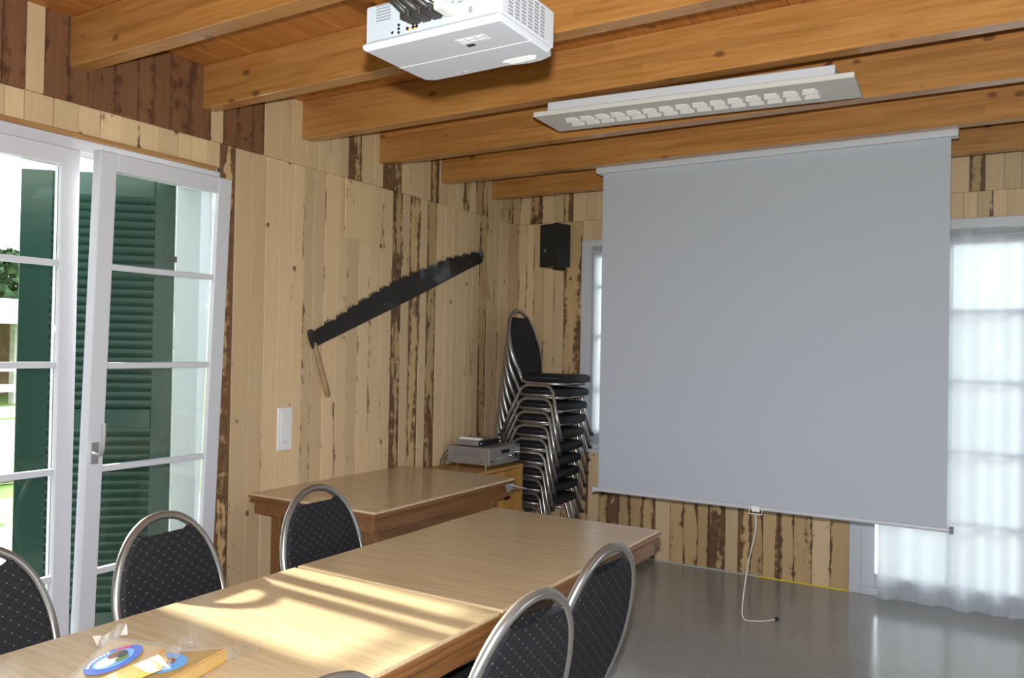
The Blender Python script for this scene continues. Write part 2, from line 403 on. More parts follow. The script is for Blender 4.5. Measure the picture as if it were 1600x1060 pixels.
# outer sill
obj('threshold', B((-TL, -.07, DY0, DY1, -.02, .03)), RENDER_, d1)
# shutters outside
def shutter(name, wdt, h, label):
    r = empty(name); tag(r, label, 'shutter', 'green louvred shutters')
    st = .10; st2 = .15; d = .035
    obj('stile', B((0, st, -d, 0, 0, h), bevel=.004), GREEN, r); obj('stile', B((wdt-st2, wdt, -d, 0, 0, h), bevel=.004), GREEN, r)
    for z0, z1 in ((0, .14), (1.08, 1.18), (h-.12, h)): obj('rail', B((st, wdt-st2, -d, 0, z0, z1), bevel=.004), GREEN, r)
    bm = bmesh.new(); v = box(bm, st-.005, wdt-st2+.005, -.004, .004, -.032, .032); me = bpy.data.meshes.new('slat'); bmesh.ops.recalc_face_normals(bm, faces=bm.faces); bm.to_mesh(me); bm.free(); me.materials.append(GREEN)
    for a, b in ((.14, 1.08), (1.18, h-.12)):
        n = int((b-a)/.043)
        for i in range(n):
            o = bpy.data.objects.new('slat', me); COL.objects.link(o); o.parent = r
            o.location = (0, -d/2, a+(i+.5)*(b-a)/n); o.rotation_euler = (math.radians(-32), 0, 0)
    for z in (.35, 1.95): obj('hinge', B((-.02, .05, -.002, .006, z, z+.03)), BLACK, r)
    return r
s1 = shutter('window_shutter', .74, 2.40, 'green louvred shutter standing open behind the tilted glass sash')
s1.location = (-.335, DY1-.005, .0); s1.rotation_euler = (0, 0, -math.pi/2-math.radians(48))
s2 = shutter('window_shutter', .74, 2.40, 'green louvred shutter outside the door, on the camera side')
s2.location = (-.335, DY0+.005, .0); s2.rotation_euler = (0, 0, math.pi/2+math.radians(62)); s2.scale = (1, -1, 1)
# back window
w1 = obj('window_1', B((WX0, WX0+.06, YB-.01, YB+.07, WZ0, WZ1), (WX1-.06, WX1, YB-.01, YB+.07, WZ0, WZ1), (WX0+.06, WX1-.06, YB-.01, YB+.07, WZ1-.06, WZ1), (WX0+.06, WX1-.06, YB-.01, YB+.07, WZ0, WZ0+.06), bevel=.003), PVC)
tag(w1, 'white framed window half hidden behind the projection screen', None, kind='structure')
hw = (WX1-WX0-.12)/2
for i in range(2):
    q = leaf(w1, hw, WZ1-WZ0-.12, [.40, .80, 1.18], 'x', .07); q.location = (WX0+.06+i*hw, YB+.05, WZ0+.06)
obj('sill', B((WX0-.02, WX1+.02, YB-.03, YB+.03, WZ0-.03, WZ0), bevel=.004), PVC, w1)
# back french door
d2 = obj('door_2', B((EX0, EX0+.07, YB-.015, YB+.07, 0, EZ), (EX1-.07, EX1, YB-.015, YB+.07, 0, EZ), (EX0+.07, EX1-.07, YB-.015, YB+.07, EZ-.07, EZ), (EX0+.07, EX1-.07, YB-.015, YB+.07, 0, .05), bevel=.003), PVC)
tag(d2, 'white glazed door behind the long sheer curtain', None, kind='structure')
q = leaf(d2, EX1-EX0-.14, EZ-.125, [.46, .90, 1.33, 1.76], 'x', .08, vbar=True); q.location = (EX0+.07, YB+.045, .05)
# windows outside the frame; the uncurtained ones are added for ambient daylight
def plain_window(name, a0, a1, side, label):
    fr = ((a0, a0+.06, .85, 2.3), (a1-.06, a1, .85, 2.3), (a0+.06, a1-.06, 2.24, 2.3), (a0+.06, a1-.06, .85, .91), ((a0+a1)/2-.04, (a0+a1)/2+.04, .91, 2.24))
    bx = [(XR-.01, XR+.07, a, b, c, d) if side == 'R' else (a, b, Y0-.07, Y0+.01, c, d) for a, b, c, d in fr]
    o = obj(name, B(*bx), PVC); tag(o, label, None, kind='structure')
    for a, b in ((a0+.06, (a0+a1)/2-.04), ((a0+a1)/2+.04, a1-.06)):
        obj('pane', B((XR+.03, XR+.035, a, b, .91, 2.24) if side == 'R' else (a, b, Y0-.035, Y0-.03, .91, 2.24)), GLASS, o)
plain_window('window_2', RY0, RY1, 'R', 'white framed window in the right wall, curtained')
plain_window('added_window_3', 2.6, 4.8, 'R', 'white framed window added for daylight in the right wall, nearer the back')
plain_window('added_window_4', .6, 3.0, 'F', 'white framed window added for daylight in the wall behind the camera, left')
plain_window('added_window_5', 4.0, 6.4, 'F', 'white framed window added for daylight in the wall behind the camera, right')

def curtain(name, x0, x1, y, z0, z1, label, folds=17, amp=.018, axis='x', flounce=.11, kick=.02):
    r = empty(name, ((x0+x1)/2, y, z0) if axis == 'x' else (y, (x0+x1)/2, z0)); tag(r, label, 'curtain')
    rr = random.Random(int(x0*100)); ph = [rr.uniform(0, 6.28) for _ in range(4)]; W = x1-x0; H = z1-z0
    def off(u, v):
        k = folds*2*math.pi
        return amp*(math.sin(k*u+ph[0]+.8*math.sin(5*u+ph[1]))*(.55+.45*v) + .5*math.sin(k*.43*u+ph[2]+.5*v))
    def sheet(za, zb, nu, nv, extra=0, ripple=0):
        bm = bmesh.new(); g = []
        for j in range(nv+1):
            row = []; z = za+(zb-za)*j/nv; v = 1-z/H
            for i in range(nu+1):
                u = i/nu; a = -W/2+W*u; b = off(u, v)-extra*(1-(j/nv)) + ripple*math.sin(u*folds*2*math.pi*3.1)*(1-j/nv)
                row.append(bm.verts.new((a, b, z) if axis == 'x' else (-b, a, z)))
            g.append(row)
        for j in range(nv):
            for i in range(nu): bm.faces.new((g[j][i], g[j][i+1], g[j+1][i+1], g[j+1][i]))
        return bm
    obj('cloth', sheet(flounce, H-.05, 260, 14), SHEER, r, smooth=True)
    obj('flounce', sheet(.005, flounce+.004, 360, 4, kick, kick*.35), FLOUNCE, r, smooth=True)
    obj('header', sheet(H-.052, H, 360, 3, 0, .004), FLOUNCE, r, smooth=True)
    bm = bmesh.new()
    if axis == 'x': tube(bm, [(-W/2-.02, 0, H-.045), (W/2+.02, 0, H-.045)], .005, 8)
    else: tube(bm, [(0, -W/2-.02, H-.045), (0, W/2+.02, H-.045)], .005, 8)
    obj('curtain_rod', bm, PVC, r)
    return r
curtain('sheer_curtain', 2.715, 3.50, YB-.075, .015, 2.305, 'long white sheer curtain with gathered hem over the back glass door', 4, .030)
curtain('sheer_curtain', WX0+.09, WX1-.06, YB-.030, WZ0+.03, 2.33, 'short white sheer curtain at the window behind the chair stack', 12, .0065, kick=.006)
curtain('sheer_curtain', RY0+.05, RY1-.05, XR-.06, .9, 2.28, 'white sheer curtain at the right-wall window', 20, .015, axis='y')

# ------------------------------------------------------------------ tables
def make_table(label, L=1.31, Wd=.862, inset=.10):
    r = empty('dining_table'); tag(r, label, 'table', 'oak-topped dining tables')
    hx, hy = Wd/2, L/2
    tp = obj('table_top', B((-hx+.006, hx-.006, -hy+.006, hy-.006, .738, .75), bevel=.003, seg=2), TABLETOP, r)
    # moulded edge under the veneer
    bm = bmesh.new()
    prof = [(0, .739), (0.0, .729), (.009, .725), (.009, .719), (.002, .714), (.004, .703), (.016, .699)]
    for i in range(len(prof)-1):
        (o0, z0), (o1, z1) = prof[i], prof[i+1]
        A = [(s*(hx-o0), t*(hy-o0), z0) for s, t in ((-1,-1),(1,-1),(1,1),(-1,1))]; Bq = [(s*(hx-o1), t*(hy-o1), z1) for s, t in ((-1,-1),(1,-1),(1,1),(-1,1))]
        a = [bm.verts.new(p) for p in A]; b = [bm.verts.new(p) for p in Bq]
        for k in range(4): bm.faces.new((a[k], a[(k+1) % 4], b[(k+1) % 4], b[k]))
    bm.faces.new([bm.verts.new((s*(hx-.016), t*(hy-.016), .699)) for s, t in ((-1,-1),(-1,1),(1,1),(1,-1))])
    bm.faces.new([bm.verts.new((s*hx, t*hy, .739)) for s, t in ((-1,-1),(1,-1),(1,1),(-1,1))])
    bmesh.ops.remove_doubles(bm, verts=bm.verts, dist=1e-5)
    obj('moulded_edge', bm, TABLEEDGE, r)
    ix, iy = hx-.022, hy-.022
    obj('apron', B((-ix, ix, -iy, -iy+.02, .645, .699), (-ix, ix, iy-.02, iy, .645, .699), (-ix, -ix+.02, -iy+.02, iy-.02, .645, .699), (ix-.02, ix, -iy+.02, iy-.02, .645, .699)), TABLEEDGE, r)
    lx, ly = hx-inset, hy-.13
    for s in (-1, 1):
        for t in (-1, 1):
            obj('leg', B((s*lx-.035, s*lx+.035, t*ly-.035, t*ly+.035, 0, .699), bevel=.006), TABLEEDGE, r)
    for s in (-1, 1): obj('under_rail', B((s*lx-.012, s*lx+.012, -ly+.035, ly-.035, .56, .645)), TABLEEDGE, r)
    for t in (-1, 1): obj('under_rail', B((-lx+.035, lx-.035, t*ly-.012, t*ly+.012, .56, .645)), TABLEEDGE, r)
    return r
TX = 1.671
t1 = make_table('oak dining table nearest the camera, in the sunlight', inset=.348); t1.location = (TX, 2.043-.655, 0)
t2 = copy_tree(t1); t2.location = (TX, 2.046+.655, 0.0015); t2['label'] = 'oak dining table joined to the far end of the sunlit one'
t3 = make_table('x'); t3.location = (.433, 2.905+.64, 0); t3.scale = (1, .977, 1); t3['label'] = 'oak dining table pushed against the left plank wall'
# silver clip hanging at the corner of the wall table
r = empty('table_clip', (.868, 4.10, .70)); tag(r, 'small silver wire clip at the corner of the wall table', 'clip')
bm = bmesh.new(); prism(bm, [(0,-.05,.028),(0,.06,.024),(0,.055,-.012),(0,-.02,-.020)], (.004,0,0)); obj('plate', bm, SILVER, r)
bm = bmesh.new(); tube(bm, [(.003,.0,.02),(.03,.05,.005),(.055,.11,-.012)], .0025, 6); tube(bm, [(.003,.03,.0),(.04,.09,-.008),(.055,.11,-.012)], .002, 6); obj('wire', bm, CHROME, r)

# ------------------------------------------------------------------ chairs (face +X, origin on the floor under the seat)
OUT = [(.160, 0), (.172, .04), (.194, .09), (.210, .16), (.211, .23), (.200, .30), (.173, .377), (.128, .440), (.075, .478), (.035, .491), (0, .495)]
def back_pt(wv, h):  # tilted back plane
    return Vector((-.185-.130*h/.495-.006*math.sin(math.pi*h/.495), wv, .445+h))
def make_chair(label, group):
    r = empty('banquet_chair'); tag(r, label, 'chair', group)
    half = catmull([(a, b, 0) for a, b in OUT], 4)
    L = [(-p.x, p.y) for p in half]; Rr = [(p.x, p.y) for p in reversed(half)][1:]
    outline = L + Rr
    pts = [Vector((.19, -.172, .400)), Vector((.0, -.174, .400)), Vector((-.12, -.170, .402)), Vector((-.165, -.163, .415))] + [back_pt(a, b) for a, b in outline] + \
          [Vector((-.165, .163, .415)), Vector((-.12, .170, .402)), Vector((.0, .174, .400)), Vector((.19, .172, .400))]
    bm = bmesh.new(); tube(bm, pts, .0142, 10, flat=1.0)
    obj('frame', bm, TUBE, r, smooth=True)
    for xx in (.17, -.10):
        bm = bmesh.new(); tube(bm, [(xx, -.172, .400), (xx, .172, .400)], .011, 8); obj('cross_bar', bm, TUBE, r, smooth=True)
    # seat
    bm = bmesh.new(); n = 40; rings = []
    for z, k in ((.410, .93), (.416, .985), (.434, 1.0), (.452, .985), (.462, .93), (.466, .8)):
        ring = []
        for i in range(n):
            a = 2*math.pi*i/n; c, s = math.cos(a), math.sin(a); e = .36
            ring.append(bm.verts.new((.030+.218*k*math.copysign(abs(c)**e, c), (.196-.010*(1-c)/2)*k*math.copysign(abs(s)**e, s), z)))
        rings.append(ring)
    for A, Bq in zip(rings, rings[1:]):
        for i in range(n): bm.faces.new((A[i], A[(i+1) % n], Bq[(i+1) % n], Bq[i]))
    bm.faces.new(rings[0][::-1]); bm.faces.new(rings[-1])
    obj('seat', bm, FABRIC, r, smooth=True)
    # padded back, dipped at the top for the hand hole
    prof = []
    ins = .011
    side = [(max(0, a-ins), b) for a, b in [(p.x, p.y) for p in half] if b < .45 and a > .122]
    dip = [(.112, .4515), (.100, .443), (.085, .435), (.06, .4235), (.03, .415), (0, .412)]
    hp = [(.150, .012)] + [s for s in side if s[1] > .012] + dip
    ol = [(-a, b) for a, b in hp] + [(a, b) for a, b in reversed(hp)][1:]
    bm = bmesh.new()
    nrm = Vector((.965, 0, .26))
    layers = []
    for off, k in ((-.014, .94), (-.008, 1.0), (.009, 1.0), (.0155, .94)):
        cx = .2
        layers.append([bm.verts.new(back_pt(a*k, .2+(b-.2)*k) + nrm*off) for a, b in ol])
    for A, Bq in zip(layers, layers[1:]):
        for i in range(len(ol)): bm.faces.new((A[i], A[(i+1) % len(ol)], Bq[(i+1) % len(ol)], Bq[i]))
    for ring, dirn, off in ((layers[0], -1, -.014), (layers[-1], 1, .0155)):
        # fill as horizontal strips left-right
        m = len(ol)//2
        for i in range(m):
            a, b, c, d = ring[i], ring[i+1], ring[len(ol)-2-i], ring[len(ol)-1-i]
            if b is c: bm.faces.new((a, b, d))
            else: bm.faces.new((a, b, c, d))
    obj('backrest', bm, FABRIC, r)
    for s in (-1, 1):
        p = [(-.30, s*.245, .006), (-.21, s*.230, .22), (-.155, s*.217, .340), (-.130, s*.215, .373), (-.090, s*.214, .386), (.06, s*.214, .386), (.095, s*.215, .375), (.118, s*.217, .345), (.155, s*.230, .19), (.205, s*.245, .006)]
        bm = bmesh.new(); tube(bm, p, .0125, 9); obj('leg_frame', bm, TUBE, r, smooth=True)
        bm = bmesh.new(); tube(bm, [(-.163, s*.218, .318), (.124, s*.218, .318)], .009, 8); obj('stretcher', bm, TUBE, r, smooth=True)
        bm = bmesh.new(); box(bm, -.02, .02, min(s*.165, s*.210), max(s*.165, s*.210), .386, .398); obj('lug', bm, TUBE, r)
        for x, yy in ((-.303, s*.2455), (.207, s*.2455)):
            bm = bmesh.new(); cyl(bm, (x, yy, 0), .016, .022, 'z', 10); obj('foot_cap', bm, BLACK, r)
    return r
G1 = 'black dotted banquet chairs at the tables'
chairs = [
 ('black dotted chair with grey rim in front of the tilted glass sash', 1.225, 1.766, math.radians(4)),
 ('black dotted chair at the left side, beside the corner of the wall table', 1.245, 2.435, math.radians(-2)),
 ('black dotted chair cut off by the left edge of the picture', 1.21, 1.165, math.radians(3)),
 ('right-hand black chair beside the seam of the two tables', 2.10, 1.735, math.radians(173)),
 ('right-hand black chair standing nearest the screen', 2.055, 2.26, math.radians(174)),
 ('black chair whose top just shows at the bottom edge of the picture', 2.04, 1.075, math.radians(174)),
]
ch0 = None
for lab, x, y, rz in chairs:
    c = make_chair(lab, G1) if ch0 is None else copy_tree(ch0)
    ch0 = ch0 or c
    c['label'] = lab; c.location = (x, y, 0); c.rotation_euler = (0, 0, rz)
ORD = ['bottom', 'second', 'third', 'fourth', 'fifth', 'sixth', 'seventh', 'eighth', 'ninth', 'topmost']
for i in range(10):
    c = copy_tree(ch0); c['group'] = 'stacked black banquet chairs'
    c['label'] = ('topmost chair of the black stack, its whole oval back showing' if i == 9 else 'lowest chair of the black stack in the corner' if i == 0 else '%s chair from the floor in the black stack in the corner' % ORD[i])
    c.location = (.405+i*.0115, 5.30, i*.098); c.rotation_euler = (0, 0, 0)

# ------------------------------------------------------------------ cabinet with receiver
cx1, cy0, cy1, cz = .42, 4.27, 5.03, .705
cb = empty('low_cabinet', (0, 0, 0)); tag(cb, 'low honey-coloured cabinet behind the wall table carrying the receiver', 'cabinet')
obj('top_board', B((.004, cx1+.004, cy0, cy1, cz-.022, cz), bevel=.002), CABWOOD, cb)
for y in (cy0, 4.76, cy1-.02): obj('side_panel', B((.004, cx1, y, y+.02, .03, cz-.022)), CABWOOD, cb)
obj('back_panel', B((.004, .014, cy0+.02, cy1-.02, .03, cz-.022)), CABWOOD, cb)
obj('base_board', B((.004, cx1-.02, cy0, cy1, 0, .03)), CABWOOD, cb)
obj('shelf', B((.016, cx1-.015, 4.78, cy1-.02, .50, .518)), CABWOOD, cb)
for i in range(2):
    y = cy0+.02+i*.236
    dr = obj('door', B((cx1-.012, cx1+.004, y+.002, y+.234, .035, cz-.026)), CABWOOD, cb)
    for a, b, c, d in ((.0, .05, .035, cz-.026), (.186, .236, .035, cz-.026), (.05, .186, .035, .095), (.05, .186, cz-.086, cz-.026)):
        obj('moulding', B((cx1+.004, cx1+.012, y+a+.002, y+b-.002, c, d), bevel=.002), CABWOOD, dr)
rc = empty('stereo_receiver', (.215, 4.82, cz+.0006)); tag(rc, 'silver stereo receiver on the low cabinet', 'receiver')
obj('case', B((-.17, .165, -.20, .20, .022, .140), bevel=.002), SILVERG, rc)
fp = obj('front_panel', B((.165, .180, -.203, .203, .020, .142), bevel=.002), SILVER, rc)
obj('display', B((.180, .1815, -.05, .06, .092, .118)), BLACK, fp)
for y, z, rr in ((.125, .066, .022), (.165, .085, .012), (.08, .07, .009), (.165, .05, .012)):
    bm = bmesh.new(); cyl(bm, (.180, y, z), rr, .014, 'x', 18); obj('knob', bm, CHROME, fp, smooth=False)
for i in range(9):
    obj('button', B((.180, .1825, -.10+i*.018, -.09+i*.018, .062, .068)), CHROME, fp)
bm = bmesh.new(); cyl(bm, (.180, -.165, .05), .006, .006, 'x', 12); obj('socket', bm, BLACK, fp)
obj('switch_strip', B((.180, .1815, .09, .195, .118, .134)), VENT, fp)
for k in range(3):
    for j in range(7): obj('vent_slot', B((-.125+k*.075, -.065+k*.075, -.2008, -.1995, .070+j*.0068, .0735+j*.0068)), VENT, rc)
for x in (-.135, .11):
    bm = bmesh.new(); cyl(bm, (x, -.205, .045), .006, .006, 'y', 12); obj('screw', bm, CHROME, rc)
for x in (-.11, .125):
    for y in (-.16, .16):
        bm = bmesh.new(); cyl(bm, (x, y, 0), .009, .022, 'z', 14); obj('foot', bm, CHROME, rc)
db = empty('set_top_box', (.20, 4.80, cz+.1434)); tag(db, 'small grey set-top box lying on the silver receiver', 'media box')
obj('case', B((-.11, .075, -.14, .13, .003, .038), bevel=.002), SILVERG, db); obj('front_panel', B((.075, .082, -.14, .13, .003, .038), bevel=.001), BLACK, db)
bm = bmesh.new(); cyl(bm, (.082, -.118, .018), .006, .004, 'x', 12); obj('button', bm, WHITE, db)
for x in (-.09, .06):
    for y in (-.11, .10): obj('foot', B((x, x+.015, y, y+.015, 0, .003)), BLACK, db)
rm = empty('remote_control', (.185, 4.70, cz+.1434+.0388)); tag(rm, 'white remote control lying on the set-top box', 'remote'); rm.rotation_euler = (0, 0, .05)
obj('body', B((-.085, .085, -.022, .022, 0, .017), bevel=.005, seg=2), WHITE, rm)
for i in range(4): obj('button', B((-.06+i*.026, -.046+i*.026, -.01, .01, .017, .0185)), VENT, rm)
for k in range(3):
    bm = bmesh.new(); tube(bm, catmull([(.040, 4.73, cz+.118-.028*k), (.032, 4.64+k*.018, cz+.104-.026*k), (.026, 4.575+k*.024, cz+.05-.008*k), (.024, 4.565+k*.026, cz+.005)], 6), .004, 6)
    o = obj('audio_cable', bm, RUBBER, smooth=True); tag(o, ('outermost', 'middle', 'innermost')[k]+' of the black cables behind the receiver', 'cable', 'cables behind the receiver')

# ------------------------------------------------------------------ wall fittings
a, b = at(432, 638, 0, .0), at(453, 702, 0, .0)
sw = empty('light_switch', (0.002, (a.y+b.y)/2, (a.z+b.z)/2)); tag(sw, 'tall white switch and socket plate on the left wall', 'switch')
hy, hh = (b.y-a.y)/2, (a.z-b.z)/2
obj('plate', B((0, .012, -hy, hy, -hh, hh), bevel=.003), PLATE, sw)
for i in range(2): obj('rocker', B((.012, .016, -hy*.62, hy*.62, hh*.84-(i+1)*hh*.58+.003, hh*.84-i*hh*.58), bevel=.002), PLATE, sw)
sk = obj('socket', B((.012, .0145, -hy*.62, hy*.62, -hh*.86, -hh*.34), bevel=.002), PLATE, sw)
for dy, dz in ((-.008, 0), (.008, 0), (.0, -.007)):
    bm = bmesh.new(); cyl(bm, (.0145, dy, -hh*.6+dz), .0028, .0006, 'x', 10); obj('hole', bm, BLACK, sk)
# two-man saw
sx = .012
def sp(px, py): p = at(px, py, 0, sx); return Vector((0, p.y, p.z))
orig = sp(620, 465)
sawr = empty('crosscut_saw', (sx, orig.y, orig.z)); tag(sawr, 'long dark two-man crosscut saw hung slantwise on the left wall', 'saw')
lo = [sp(px, py)-orig for px, py in ((487, 545), (540, 519), (590, 494), (640, 469), (690, 443), (722, 426), (752, 411))]
hi = [sp(px, py)-orig for px, py in ((752, 394), (722, 401), (700, 406), (672, 419), (640, 431), (610, 446), (580, 463), (550, 482), (520, 502), (498, 512), (484, 524))]
top = catmull(hi[::-1], 12); low = catmull(lo, 12)
def resample(p, n):
    L = [0]
    for a_, b_ in zip(p, p[1:]): L.append(L[-1]+(b_-a_).length)
    out = []; k = 0
    for i in range(n+1):
        d = L[-1]*i/n
        while k < len(p)-2 and L[k+1] < d: k += 1
        out.append(p[k].lerp(p[k+1], (d-L[k])/max(1e-9, L[k+1]-L[k])))
    return out
NB = 88
top = resample(top, NB); low = resample(low, NB); bm = bmesh.new(); th = Vector((.003, 0, 0))
g = [[bm.verts.new(p+o_) for p in row] for o_ in (Vector((0,0,0)), th) for row in (low, top)]
for i in range(NB):
    bm.faces.new((g[0][i], g[0][i+1], g[1][i+1], g[1][i])); bm.faces.new((g[2][i], g[3][i], g[3][i+1], g[2][i+1])); bm.faces.new((g[0][i], g[2][i], g[2][i+1], g[0][i+1]))
    p, q = top[i], top[i+1]; d = q-p; nrm = Vector((0, -d.z, d.y)).normalized()
    if nrm.z < 0: nrm = -nrm
    if 4 < i < NB-2 and i % 5 != 0:
        hgt_ = .022 if i % 5 in (1, 2, 3) else .013
        tip = p+d*.5+nrm*hgt_; a_, b_ = bm.verts.new(tip), bm.verts.new(tip+th)
        bm.faces.new((g[1][i], g[1][i+1], a_)); bm.faces.new((g[3][i], b_, g[3][i+1])); bm.faces.new((g[1][i], a_, b_, g[3][i])); bm.faces.new((g[1][i+1], g[3][i+1], b_, a_))
    else: bm.faces.new((g[1][i], g[1][i+1], g[3][i+1], g[3][i]))
for i in (0, NB): bm.faces.new((g[0][i], g[1][i], g[3][i], g[2][i]))
obj('blade', bm, SAW, sawr)
for (q0, q1), rr in ((((484, 522), (510, 620)), .017), (((750, 394), (761, 468)), .013)):
    A_, B_ = sp(*q0)-orig, sp(*q1)-orig
    bm = bmesh.new(); tube(bm, [Vector((.016,0,0))+A_.lerp(B_, t) for t in (.12, .2, .5, .8, .97, 1)], [rr*.8, rr*.85, rr*.95, rr*1.05, rr, rr*.6], 10); obj('handle', bm, OLDWOOD, sawr, smooth=True)
    bm = bmesh.new(); tube(bm, [Vector((.010,0,0))+A_.lerp(B_, t) for t in (-.06, .0, .1, .22)], [rr*.8, rr*1.25, rr*1.25, rr*1.0], 8); obj('socket', bm, SAW, sawr)
for q in ((600, 475), (735, 412)):
    p = sp(*q)-orig; bm = bmesh.new(); cyl(bm, (-.012, p.y, p.z), .003, .022, 'x', 8); obj('nail', bm, SILVER, sawr)
# loudspeaker
a, b = at(868, 352, 1, 5.50), at(868, 418, 1, 5.50)
ls = empty('wall_speaker', (a.x, 5.50, b.z), math.radians(-14)); tag(ls, 'small black loudspeaker on the back wall above the chair stack', 'speaker')
hgt = a.z-b.z
obj('cabinet', B((-.095, .095, -.075, .075, 0, hgt), bevel=.008, seg=2), BLACK, ls)
obj('grille', B((-.085, .085, -.080, -.075, .012, hgt-.012), bevel=.002), flat('speaker_grille', (.018,.018,.02), .8), ls)
bm = bmesh.new(); cyl(bm, (-.03, -.080, hgt*.38), .010, -.004, 'y', 14); obj('badge', bm, SILVER, ls)
obj('bracket', B((-.02, .02, .0, .1, -.018, -.001), (-.02, .02, .0, .1, hgt+.001, hgt+.018), (-.02, .02, .088, .10, -.018, hgt+.018)), BLACK, ls)

# ------------------------------------------------------------------ projection screen
SY = 4.665
ps = empty('projection_screen', (2.16, SY, 0)); tag(ps, 'large grey-white roll-down projection screen hung from the beams', 'projection screen')
x0, x1, zb, zt = 1.188-2.16, 3.134-2.16, .648, 2.640
obj('cloth', B((x0, x1, -.0008, .0008, zb+.012, zt+.013)), SCREENM, ps)
obj('case', B((x0-.04, x1+.035, -.03, .055, zt+.013, zt+.085), bevel=.008, seg=2), PVC, ps)
bm = bmesh.new(); tube(bm, [(x0-.018, 0, zb), (x1+.012, 0, zb)], .0125, 12); obj('bottom_bar', bm, PVC, ps, smooth=False)
obj('end_cap', B((x1+.012, x1+.030, -.016, .016, zb-.016, zb+.016)), VENT, ps); obj('end_cap', B((x0-.034, x0-.018, -.016, .016, zb-.016, zb+.016)), PVC, ps)
hx_ = at(1182, 797, 1, SY).x-2.16
bm = bmesh.new(); tube(bm, [(hx_-.035, -.016, zb+.005), (hx_-.035, -.018, zb-.032), (hx_+.035, -.018, zb-.032), (hx_+.035, -.016, zb+.005)], .0035, 8); box(bm, hx_-.022, hx_+.022, -.022, -.012, zb-.018, zb+.012)
obj('pull_handle', bm, WHITE, ps)
e = at(1214, 968, 2, .012)
c0 = Vector((hx_, -.018, zb-.035))
end = Vector((e.x-2.16, e.y-SY, .013))
pts = catmull([c0, c0+Vector((.0, -.004, -.10)), Vector((hx_-.03, -.03, .36)), Vector((hx_-.055, -.05, .14)), Vector((hx_-.05, -.06, .03)), Vector((hx_+.0, .0, .006)), Vector((hx_+.06, end.y*.6, .005)), end], 6)
bm = bmesh.new(); tube(bm, pts, .003, 6); obj('pull_cord', bm, WHITE, ps, smooth=True)
bm = bmesh.new(); bmesh.ops.create_uvsphere(bm, u_segments=12, v_segments=8, radius=.013, matrix=Matrix.Translation(end)); obj('cord_end', bm, BLACK, ps, smooth=True)

# ------------------------------------------------------------------ ceiling lamp
lp = empty('ceiling_lamp', (2.186, 3.37, 2.592)); lp.rotation_euler = (0, math.radians(.7), math.radians(2.4)); tag(lp, 'flat white louvred lamp hanging under the beams', 'lamp')
hl, hwid = .685, .14
obj('panel', B((-hl, hl, -hwid, hwid, 0, .022), bevel=.003), LAMPG, lp)
obj('housing', B((-hl+.07, hl-.07, -hwid+.004, hwid-.05, .022, .06), bevel=.004), PVC, lp)
n = 15
for i in range(n):
    for j in range(2):
        xx = -hl+.11+(i+.5)*(2*hl-.25)/n; yy = -.038+j*.066
        bm = bmesh.new(); hw_, hd_ = .031, .020
        A = [bm.verts.new(p) for p in ((xx-hw_*.72, yy-hd_, -.0012), (xx+hw_*.72, yy-hd_, -.0012), (xx+hw_, yy+hd_, -.010), (xx-hw_, yy+hd_, -.010))]
        Bq = [bm.verts.new((v.co.x, v.co.y, .0008)) for v in A]
        bm.faces.new(A); bm.faces.new(Bq[::-1])
        for k in range(4): bm.faces.new((A[k], A[(k+1) % 4], Bq[(k+1) % 4], Bq[k]))
        obj('louvre_cell', bm, LAMPW, lp)
for s in (-.52, .56):
    bm = bmesh.new(); tube(bm, [(s, 0, .06), (s, 0, .10), (s+.03, .0, .135), (s+.03, 0, .30)], .004, 6); tube(bm, [(s-.03, 0, .06), (s, 0, .11), (s+.06, 0, .06)], .003, 6); obj('hanger', bm, CHROME, lp)

# ------------------------------------------------------------------ projector (hung upside down)
PZ = 2.175
a, b = at(570, 82, 2, PZ), at(780, 28, 2, PZ); c = at(861, 90, 2, PZ)
pw, pd, phh = b.x-a.x, .235, .098
pj = empty('projector', (a.x, (a.y+b.y)/2, PZ)); tag(pj, 'white projector hung upside down from the ceiling with cables plugged in', 'projector')
bm = bmesh.new()
# lower cover with rounded front corners (local: x right, y towards screen)
olp = [(0, 0), (pw, 0), (pw, pd*.86), (pw-.012, pd*.97), (pw-.04, pd*1.02), (pw*.80, pd*1.03), (pw*.64, pd*.985), (pw*.3, pd), (.03, pd), (.008, pd-.012), (0, pd-.04)]
lay = []
for z, ins in ((.0, .006), (.004, .001), (.012, 0), (.016, .003)):
    lay.append([bm.verts.new((min(max(x, ins), pw-ins), min(max(y, ins), 9) - (ins if y > pd*.5 else 0), z)) for x, y in olp])
for A, Bq in zip(lay, lay[1:]):
    for i in range(len(olp)): bm.faces.new((A[i], A[(i+1) % len(olp)], Bq[(i+1) % len(olp)], Bq[i]))
bm.faces.new(lay[0][::-1]); bm.faces.new(lay[-1]); obj('cover', bm, WHITEP, pj)
body = obj('body', B((.003, pw-.003, .006, pd-.012, .016, phh), bevel=.004, seg=2), WHITEP, pj)
obj('seam', B((.004, pw-.004, pd*.52, pd*.52+.0018, -.0006, .001)), flat('seam_white', (.6,.61,.63), .4), pj)
